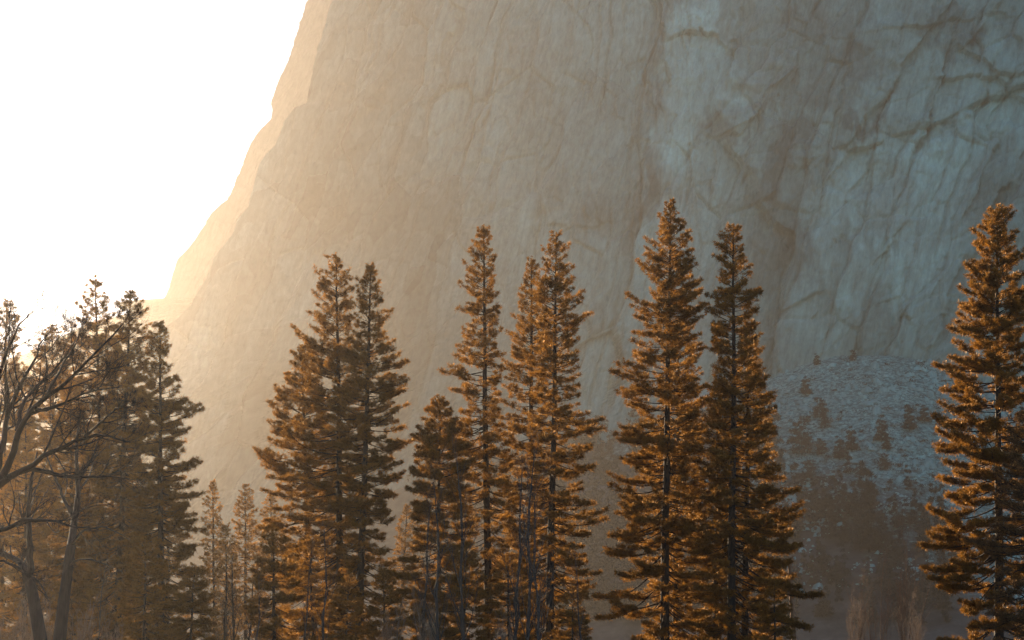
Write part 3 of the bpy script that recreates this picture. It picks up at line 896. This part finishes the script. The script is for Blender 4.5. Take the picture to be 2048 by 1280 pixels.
# ------------------------------------------------------------------ bare broadleaf trees
def grow(rng, polys, rads, nchild, ang, lfac, rfac, n=6, t0=0.25, up=0.12, wig=0.10):
    """children of each polyline; returns (polys, rads)"""
    B, m, _ = polys.shape
    bi = np.repeat(np.arange(B), nchild)
    M = len(bi)
    t = t0 + (0.98 - t0) * rng.uniform(0, 1, M)
    x = t * (m - 1); i0 = np.minimum(x.astype(int), m - 2); fr = (x - i0)[:, None]
    A = polys[bi, i0] * (1 - fr) + polys[bi, i0 + 1] * fr
    T = polys[bi, i0 + 1] - polys[bi, i0]
    T /= np.linalg.norm(T, axis=1, keepdims=True) + 1e-9
    L = np.linalg.norm(np.diff(polys, axis=1), axis=2).sum(1)[bi]
    rnd = rng.normal(0, 1, (M, 3))
    perp = np.cross(T, rnd); perp /= np.linalg.norm(perp, axis=1, keepdims=True) + 1e-9
    a = np.radians(rng.uniform(ang * 0.6, ang * 1.35, M))[:, None]
    d = T * np.cos(a) + perp * np.sin(a)
    ln = L * lfac * rng.uniform(0.55, 1.25, M) * (1.15 - 0.6 * t)
    s = np.linspace(0, 1, n)
    out = np.empty((M, n, 3)); out[:, 0] = A
    cur = d.copy()
    for k in range(1, n):
        cur = cur + rng.normal(0, wig, (M, 3)) + np.array([0, 0, up / n * 2])
        cur /= np.linalg.norm(cur, axis=1, keepdims=True)
        out[:, k] = out[:, k - 1] + cur * (ln / (n - 1))[:, None]
    r0 = (rads[bi, i0] * (1 - fr[:, 0]) + rads[bi, i0 + 1] * fr[:, 0]) * rfac * rng.uniform(0.7, 1.1, M)
    r = r0[:, None] * (1 - 0.75 * s)
    return out, np.maximum(r, 0.0035)


def resample(P, n):
    P = np.asarray(P, float)
    d = np.concatenate([[0], np.cumsum(np.linalg.norm(np.diff(P, axis=0), axis=1))])
    # smooth Catmull-like by linear + blur
    s = np.linspace(0, d[-1], n)
    Q = np.stack([np.interp(s, d, P[:, k]) for k in range(3)], -1)
    for _ in range(2):
        Q[1:-1] = (Q[:-2] + 2 * Q[1:-1] + Q[2:]) / 4
    return Q


def bare_tree(name, label, base, limbs, levels, mat, group, cat, seed, trunk=None, twig_mat=None):
    """limbs: list of (polyline world pts, r0, r1); levels: list of grow kwargs tuples"""
    rng = np.random.default_rng(seed)
    root = empty(name, base, label, cat, group)
    base = np.asarray(base, float)
    n0 = 14
    if trunk is not None:
        tv, tf = [], []
        parts = []
        for pts, ra, rb in trunk:
            Q = resample(pts, n0) - base
            parts.append(tubes(Q[None], np.linspace(ra, rb, n0)[None], 9))
        v, f = merge(parts)
        mesh_obj('trunk', v, f, mat, root, smooth=True)
    P = np.stack([resample(p, n0) - base for p, _, _ in limbs])
    P[:, 1:] += rng.normal(0, 0.02, P[:, 1:].shape) * np.linalg.norm(P[:, -1] - P[:, 0], axis=1)[:, None, None] * 0.25
    Rr = np.stack([np.linspace(a, b, n0) for _, a, b in limbs])
    parts = [tubes(P, Rr, 7)]
    for kw in levels:
        P, Rr = grow(rng, P, Rr, **kw)
        parts.append(tubes(P, Rr, 4 if Rr.max() > 0.02 else 3))
    v, f = merge(parts)
    mesh_obj('branches', v, f, twig_mat or mat, root, smooth=False)
    return root


# large dark oak reaching in from the frame edge
YO = 80.0
rg = np.random.default_rng(77)


def path(pts, Y, y_end=None, y_mid=None):
    Ys = np.linspace(Y, y_end if y_end is not None else Y, len(pts))
    return [at(px, py, yy) for (px, py), yy in zip(pts, Ys)]


fork = (-20, 985)
trunk_o = [(path([(-150, 1560), (-120, 1300), (-75, 1090), fork], YO), 0.42, 0.24)]
limbs_o = [
    (path([fork, (10, 965), (22, 930), (34, 860), (52, 830), (96, 788), (140, 762), (176, 722), (215, 680), (245, 650)], YO, YO - 3), 0.17, 0.02),
    (path([fork, (4, 915), (8, 850), (30, 790), (58, 735), (78, 695), (90, 672)], YO, YO + 4), 0.17, 0.02),
    (path([fork, (40, 942), (85, 915), (130, 890), (170, 872), (215, 868), (262, 888)], YO, YO - 5), 0.15, 0.02),
    (path([fork, (38, 936), (75, 938), (120, 952), (165, 954), (215, 950), (260, 958)], YO, YO + 3), 0.15, 0.02),
    (path([(-75, 1090), (-30, 1070), (20, 1052), (60, 1036), (100, 1040), (150, 1052), (200, 1060)], YO - 4, YO - 9), 0.12, 0.02),
    (path([(34, 860), (40, 812), (60, 790), (100, 748), (140, 700), (152, 680)], YO - 1, YO + 5), 0.10, 0.015),
    (path([(96, 788), (120, 740), (150, 690), (162, 652)], YO - 1, YO + 3), 0.07, 0.012),
    (path([(170, 872), (205, 842), (235, 815), (250, 806)], YO - 3, YO - 6), 0.06, 0.012),
    (path([fork, (-10, 860), (-5, 760), (15, 690), (40, 640), (62, 620)], YO, YO - 6), 0.13, 0.015),
    (path([(52, 830), (90, 824), (140, 800), (190, 778), (240, 775)], YO - 1, YO - 4), 0.07, 0.012),
    (path([(-60, 1120), (-10, 1118), (30, 1128), (60, 1150), (90, 1190)], YO - 4, YO - 8), 0.07, 0.012),
]
LV = [dict(nchild=15, ang=38, lfac=0.36, rfac=0.5, n=7, up=0.25, wig=0.12),
      dict(nchild=8, ang=40, lfac=0.45, rfac=0.55, n=5, up=0.22, wig=0.14),
      dict(nchild=14, ang=42, lfac=0.6, rfac=0.7, n=4, up=0.2, wig=0.18)]
limbs_o = [(p, a * 1.12, c * 1.1) for p, a, c in limbs_o]
bt = at(-150, 1560, YO)
bare_tree('oak_tree', 'large leafless oak with thick black limbs reaching in from the frame edge', (bt[0], YO, 0.0), limbs_o, LV, M_oak,
          'leafless oaks before the sunlit pines', 'oak tree', 31, trunk=[([np.array([bt[0] - 0.4, YO, -0.2])] + trunk_o[0][0], 0.5, 0.24)])


def oak_small(label, Y, tpts, r0, r1, limbs, seed):
    t = path(tpts, Y)
    d = t[0] - t[1]
    b = t[0] + d / d[2] * (0.0 - t[0][2]) * (1 if abs(d[2]) > 1e-6 else 0)
    b = np.array([b[0], Y, -0.15])
    return bare_tree('oak_tree', label, (b[0], Y, 0.0), [(path(p, Y, Y + dy), a, c) for p, a, c, dy in limbs],
                     [dict(nchild=6, ang=40, lfac=0.42, rfac=0.55, n=6, up=0.2, wig=0.13), dict(nchild=6, ang=42, lfac=0.45, rfac=0.55, n=5, up=0.15, wig=0.15), dict(nchild=4, ang=40, lfac=0.5, rfac=0.6, n=4, up=0.15, wig=0.15)],
                     M_grey2, 'leafless oaks before the sunlit pines', 'oak tree', seed, trunk=[([b] + t, r0, r1)])


M_grey2 = bark_mat('grey_oak_bark', (0.016, 0.012, 0.010), (0.045, 0.035, 0.028))
oak_small('crooked grey oak trunk curving over beneath the large black limbs', 108, [(82, 1285), (70, 1215), (58, 1155)], 0.46, 0.33,
          [([(58, 1155), (45, 1128), (20, 1112), (-20, 1105)], 0.24, 0.1, 3), ([(58, 1155), (62, 1100), (56, 1050), (60, 980), (75, 900)], 0.24, 0.05, -2), ([(60, 1150), (80, 1165), (95, 1195)], 0.07, 0.02, -2)], 32)
oak_small('straighter grey oak trunk leaning away beside the crooked one', 114, [(118, 1285), (130, 1180), (142, 1090)], 0.5, 0.3,
          [([(142, 1090), (150, 1040), (158, 980), (150, 900), (160, 820)], 0.26, 0.05, 3), ([(142, 1090), (165, 1060), (210, 1052), (262, 1080)], 0.1, 0.02, -3), ([(136, 1130), (160, 1118), (190, 1120), (228, 1135)], 0.08, 0.02, -3), ([(150, 1040), (120, 980), (90, 900)], 0.14, 0.03, 2)], 33)


def sapling_proto(name, label, height, r, mat, seed, loc, group, cat='bare sapling', spread=24, multi=1, upness=0.35, n1=22):
    rng = np.random.default_rng(seed)
    limbs = []
    for i in range(multi):
        lean = rng.normal(0, 0.05 if multi == 1 else 0.16, 2)
        k = np.linspace(0, 1, 8)[:, None]
        hh = height * (1 if i == 0 else rng.uniform(0.6, 0.95))
        p = np.concatenate([lean[0] * hh * k + rng.normal(0, 0.012 * hh, (8, 1)) * k, lean[1] * hh * k + rng.normal(0, 0.012 * hh, (8, 1)) * k, hh * k - 0.1], 1)
        limbs.append((p + np.asarray(loc), r, r * 0.15))
    lv = [dict(nchild=n1, ang=spread, lfac=0.30, rfac=0.5, n=6, t0=0.18, up=upness, wig=0.09),
          dict(nchild=7, ang=30, lfac=0.42, rfac=0.6, n=4, up=upness * 0.7, wig=0.11),
          dict(nchild=4, ang=32, lfac=0.5, rfac=0.7, n=3, up=upness * 0.5, wig=0.11)]
    trunk = [(p, a * 1.02, b * 1.02) for p, a, b in limbs]
    return bare_tree(name, label, loc, limbs, lv, mat, group, cat, seed, trunk=trunk)


G_SAP = 'thin leafless saplings among the pine trunks'


def ground_at(px, Y):
    p = at(px, 1280, Y)
    # vertical lines converge a little upwards: use the x of the bottom row
    return np.array([p[0], Y, gz(p[0], Y)])


def htop(py, Y):
    return at(1024, py, Y)[2]


sp1 = sapling_proto('bare_sapling', 'grey leafless sapling leaning up beside the long bare trunk of the thin centre pine', htop(905, 140), 0.13, M_grey, 51, ground_at(930, 140), G_SAP)
SAP = [
    (878, 138, 960, 0.4, 'grey leafless sapling in front of the dark round-topped young pine'),
    (1028, 142, 940, 1.9, 'grey leafless sapling between the thin centre pine and the narrow one'),
    (1052, 145, 900, 3.3, 'taller grey leafless sapling before the narrow centre pine'),
    (1078, 139, 985, 4.6, 'shorter grey leafless sapling before the full centre pine'),
    (1164, 141, 1110, 5.4, 'small leafless sapling in the gap beyond the full centre pine'),
    (606, 139, 1100, 2.5, 'low leafless sapling before the shaded young pines'),
    (648, 137, 1060, 0.9, 'leafless sapling against the broad trunk of the golden pair'),
    (514, 136, 1150, 1.2, 'short leafless sapling at the foot of the shaded pine by the clearing'),
    (842, 144, 1010, 2.1, 'leafless sapling at the open side of the slimmer golden pine'),
    (192, 118, 1130, 2.9, 'pale leafless sapling right behind the two grey oak trunks'),
]
h0 = htop(905, 140)
for px, Y, py, rz, lab in SAP:
    copy_thing(sp1, ground_at(px, Y), htop(py, Y) / h0, rz, lab)
sp2 = sapling_proto('bare_sapling', 'dark leafless sapling in the misty clearing, the taller one', htop(1105, 200), 0.16, M_oak, 52, ground_at(470, 200), 'dark leafless saplings in the misty clearing', spread=34)
copy_thing(sp2, ground_at(448, 215), 0.9, 2.0, 'dark leafless sapling in the misty clearing, beside the tiered pine')
copy_thing(sp2, ground_at(496, 185), 0.75, 4.0, 'dark leafless sapling in the misty clearing, before the wider faint pine')
# willows catching the sun in the gap before the talus
wl = sapling_proto('bare_willow', 'reddish leafless willow with upswept twigs before the talus, the tallest of its thicket', htop(1060, 190), 0.06, M_tan, 53, ground_at(1805, 190), 'leafless willows in the gap before the talus', cat='willow', spread=22, multi=6, upness=0.45, n1=24)
h1 = htop(1060, 190)
for px, Y, py, rz, lab in [(1705, 195, 1150, 1.0, 'low rounded leafless willow at the dark side of the thicket'),
                           (1755, 205, 1110, 2.2, 'leafless willow in the middle of the thicket before the talus'),
                           (1838, 180, 1185, 3.1, 'small bright leafless willow beside the lone orange pine')]:
    copy_thing(wl, ground_at(px, Y), htop(py, Y) / h1, rz, lab)
M_dry = bark_mat('dry_shrub_twigs', (0.20, 0.13, 0.085), (0.36, 0.25, 0.16))
sh = sapling_proto('bare_shrub', 'pale dry shrub at the foot of the crooked oak trunk, nearest the frame corner', 5.2, 0.04, M_dry, 54, ground_at(20, 118), 'dry shrubs under the oaks and pines', cat='shrub', spread=30, multi=9, upness=0.5, n1=14)
for px, Y, s, rz, lab in [(100, 126, 1.15, 1.3, 'pale dry shrub between the two grey oak trunks'),
                          (160, 124, 1.2, 2.6, 'pale dry shrub just past the leaning grey oak trunk'),
                          (228, 128, 1.0, 0.6, 'dry shrub in front of the bare straight pine trunk'),
                          (60, 130, 1.5, 4.2, 'tall dry shrub behind the crooked oak trunk'),
                          (420, 150, 1.0, 5.2, 'dry shrub at the foot of the tiered dark pine'),
                          (780, 146, 1.3, 3.6, 'dry shrub in the gap beside the slimmer golden pine'),
                          (858, 143, 1.4, 0.2, 'dry shrub beneath the dark round-topped young pine'),
                          (1010, 147, 1.2, 1.1, 'dry shrub beneath the narrow centre pine')]:
    copy_thing(sh, ground_at(px, Y), s, rz, lab)

# sunlit bare snag at the foot of the dark pine
YS = 168.0
p0, p1 = at(1586, 1280, YS), at(1586, 1128, YS)
sn = empty('dead_snag', (p0[0], YS, 0.0), 'sunlit orange dead trunk without branches under the dark pine', 'dead tree')
tt = np.linspace(0, 1, 16)
P = np.stack([0.1 * np.sin(tt * 5), 0.06 * np.cos(tt * 4), -0.15 + (p1[2] + 0.3) * tt], -1)
v, f = tubes(P[None], (0.27 - 0.09 * tt)[None], 10)
stubs = []
rs = np.random.default_rng(9)
for k in range(9):
    zz = rs.uniform(0.55, 0.98) * p1[2]; a = rs.uniform(0, 6.28); l = rs.uniform(0.4, 1.1)
    stubs.append([[0, 0, zz], [math.cos(a) * l * .5, math.sin(a) * l * .5, zz + .05], [math.cos(a) * l, math.sin(a) * l, zz - .1]])
v, f = merge([(v, f), tubes(np.array(stubs), np.tile([0.04, 0.03, 0.012], (9, 1)), 5)])
mesh_obj('trunk', v, f, M_snag, sn, smooth=True)

# ------------------------------------------------------------------ far conifers on the slope and the talus
def far_conifer(name, label, loc, h, w, seed, group, cat='conifer', K=7, n=420, taper=0.8):
    rng = np.random.default_rng(seed)
    root = empty(name, loc, label, cat, group)
    t = np.linspace(0, 1, 6)
    P = np.stack([t * 0, t * 0, h * t - 0.4], -1)
    v, f = tubes(P[None], (0.014 * h * (1 - 0.95 * t))[None], 6)
    mesh_obj('trunk', v, f, M_twig, root)
    V, F = far_crown(rng, h, w, n, K, taper)
    mesh_obj('crown', V, F, M_needle_far, root)
    return root


def far_crown(rng, h, w, n, K, taper=0.8, big=1.0):
    """ragged little crown: boughs of uneven length carry the tufts, so sky shows between them"""
    nb_ = max(14, n // 9)
    bz_ = h * (0.06 + 0.94 * (1 - np.sqrt(rng.uniform(0, 1, nb_))))
    bl_ = w * (1 - bz_ / h) ** taper * rng.uniform(0.45, 1.25, nb_) + 0.02 * h
    ba_ = rng.uniform(0, 6.283, nb_)
    k = rng.integers(0, nb_, n)
    u = rng.uniform(0.1, 1.0, n) ** 0.7
    pos = np.stack([bl_[k] * u * np.cos(ba_[k]), bl_[k] * u * np.sin(ba_[k]), bz_[k] - 0.10 * bl_[k] * u], -1) + rng.normal(0, 0.018 * h, (n, 3)) * np.array([1, 1, .6])
    axs = np.stack([np.cos(ba_[k]), np.sin(ba_[k]), 0.35 + 0 * u], -1)
    return tufts_mesh(rng, pos, axs, K, (0.05 * h + 0.1) * big, (0.005 * h + 0.02) * big)


def on_slope(px, py):
    """point on the ground seen at a photo pixel"""
    ys = np.linspace(380, 905, 1200)
    pts = np.array([at(px, py, y) for y in ys])
    g = ground_z(pts[:, 0], pts[:, 1])
    hit = np.nonzero(g >= pts[:, 2])[0]
    k = hit[0] if len(hit) else len(ys) - 1
    return np.array([pts[k, 0], pts[k, 1], g[k]])


def far_at(px, ptop, pbot):
    b = on_slope(px, pbot)
    h = at(px, ptop, b[1])[2] - b[2]
    return b * FAR_SCALE, max(h, 1.5) * FAR_SCALE


G_T = 'dark conifers standing on the talus fan'
b, h = far_at(1739, 925, 1110)
fc = far_conifer('conifer', 'tallest slender dark conifer at the foot of the talus, rising alone in the middle', b, h, h * 0.17, 61, G_T, n=1000)
fc2 = fc3 = None
TAL = [(1704, 850, 908, .26, 'dark cone-shaped conifer midway up the talus beside its twin'),
       (1680, 870, 925, .30, 'lower dark conifer twin, touching the cone-shaped one'),
       (1764, 828, 890, .26, 'slim dark conifer high on the open talus, uphill of a smaller one'),
       (1774, 868, 905, .30, 'small dark conifer just downhill of the slim high one'),
       (1820, 806, 868, .26, 'slender dark conifer highest among those near the lone pine'),
       (1770, 908, 945, .42, 'round dark conifer on the bright rubble, above the tallest slender one'),
       (1640, 792, 842, .42, 'broad dark conifer in the upper talus near the pine cluster'),
       (1650, 822, 862, .40, 'dark conifer touching the broad upper one from below'),
       (1604, 828, 915, .40, 'large dark conifer beside the boughs of the pine cluster'),
       (1616, 918, 975, .52, 'wide dark conifer lower down beside the pine cluster'),
       (1644, 876, 915, .40, 'small rounded conifer between the wide one and the twins'),
       (1612, 752, 795, .30, 'thin conifer highest beside the pine cluster'),
       (1634, 708, 735, .32, 'tiny conifer near the top of the talus under the wall'),
       (1706, 700, 726, .40, 'small bushy conifer alone close under the top of the talus'),
       (1592, 700, 730, .36, 'tiny dim conifer at the wall foot beside the pine cluster'),
       (1850, 810, 850, .34, 'dim conifer on the far flank of the talus by the lone pine')]
for i, (px, pt, pb, wr, lab) in enumerate(TAL):
    b2, h2 = far_at(px, pt, pb)
    if i == 0:
        fc2 = far_conifer('conifer', lab, b2, h2, h2 * wr, 62, G_T, n=700, taper=0.65)
        h_2 = h2
        continue
    if i == 5:
        fc3 = far_conifer('conifer', lab, b2, h2, h2 * wr, 63, G_T, n=800, taper=0.42)
        h_3, w_3 = h2, wr
        continue
    src, hs, ws = (fc2, h_2, .26) if (wr < 0.36 or fc3 is None) else (fc3, h_3, w_3)
    copy_thing(src, b2, (h2 / hs * wr / ws, h2 / hs * wr / ws, h2 / hs), i * 1.7, lab)

# low scrub on the talus
sb_rng = np.random.default_rng(3)


def scrub(n, seed):
    rng = np.random.default_rng(seed)
    px = rng.uniform(1560, 1900, n * 3); py = rng.uniform(690, 1080, n * 3)
    parts = []
    cnt = 0
    for a, b in zip(px, py):
        if rng.uniform() > 0.25 + 0.6 * (b - 690) / 390:
            continue
        q = on_slope(a, b)
        s = rng.uniform(0.5, 1.7)
        m = 34
        pos = q + rng.normal(0, 1, (m, 3)) * np.array([s, s, s * 0.45]) + np.array([0, 0, s * 0.4])
        ax_ = rng.normal(0, 1, (m, 3)) + np.array([0, 0, 0.6])
        parts.append(tufts_mesh(rng, pos, ax_, 4, 0.55, 0.09))
        cnt += 1
        if cnt >= n:
            break
    return merge(parts)


V, F = scrub(150, 4)
setting(mesh_obj('scrub', V, F, M_needle_far), 'stuff')

# the far wood at the foot of the wall reads as one dark mass
wr_ = np.random.default_rng(8)
parts = []
for k in range(640):
    px = wr_.uniform(820, 1920)
    py = wr_.uniform(830, 1260)
    if px > 1560 and py < 960 + wr_.uniform(-25, 60) + 0.25 * abs(px - 1660):
        continue
    q = on_slope(px, py)
    hh = wr_.uniform(9, 20) if px < 1560 else wr_.uniform(8, 15)
    V, F = far_crown(wr_, hh, hh * wr_.uniform(.16, .24), 190, 6, 0.8, 1.3)
    parts.append((V + q, F))
V, F = merge(parts)
setting(mesh_obj('woods', V, F, M_needle_far), 'stuff')

# small trees on the skyline of the near cliff
ez, ex = edge_fn(EDGE_MAIN, 960.0)
RIDGE = [(664, 60, 22, 'tiny tree highest on the cliff skyline'), (603, 246, 16, 'tiny tree on the cliff skyline step, the inner of two'),
         (588, 254, 13, 'tiny tree on the cliff skyline step, the outer of two'), (478, 472, 17, 'tiny tree on the middle ledge of the cliff skyline'),
         (490, 462, 12, 'tiny tree set back on the middle ledge of the cliff skyline'), (436, 548, 22, 'tree on the lower notch of the cliff skyline, the outer one'),
         (450, 532, 18, 'tree on the lower notch of the cliff skyline, the inner one'), (404, 612, 18, 'lowest tree on the cliff skyline above the valley')]
for i, (px, py, hp, lab) in enumerate(RIDGE):
    q = at(px, py, 968.0)
    q[0] = np.interp(q[2], ez, ex) + 2.5
    q = q * FAR_SCALE
    hh = hp * 0.27 * FAR_SCALE
    copy_thing(fc, (q[0], 966.0 * FAR_SCALE, q[2] - 2.0), (hh / h * 1.6, hh / h * 1.6, hh / h), i * 2.1, lab, 'small trees on the cliff skyline')

# ------------------------------------------------------------------ haze: one closed box of even density
m, nt, out = new_mat('haze_air')
pv = N(nt, 'ShaderNodeVolumePrincipled')
pv.inputs['Color'].default_value = (*HAZE_COL, 1)
pv.inputs['Density'].default_value = HAZE_DENSITY
pv.inputs['Anisotropy'].default_value = HAZE_G
nt.links.new(pv.outputs[0], out.inputs['Volume'])
x0, x1, y0, y1, z0, z1 = -3450, 3050, -520, 3800, -20, 1425
V = [(x0, y0, z0), (x1, y0, z0), (x1, y1, z0), (x0, y1, z0), (x0, y0, z1), (x1, y0, z1), (x1, y1, z1), (x0, y1, z1)]
F = [(0, 3, 2, 1), (4, 5, 6, 7), (0, 1, 5, 4), (1, 2, 6, 5), (2, 3, 7, 6), (3, 0, 4, 7)]
setting(mesh_obj('haze', V, F, m), 'air')
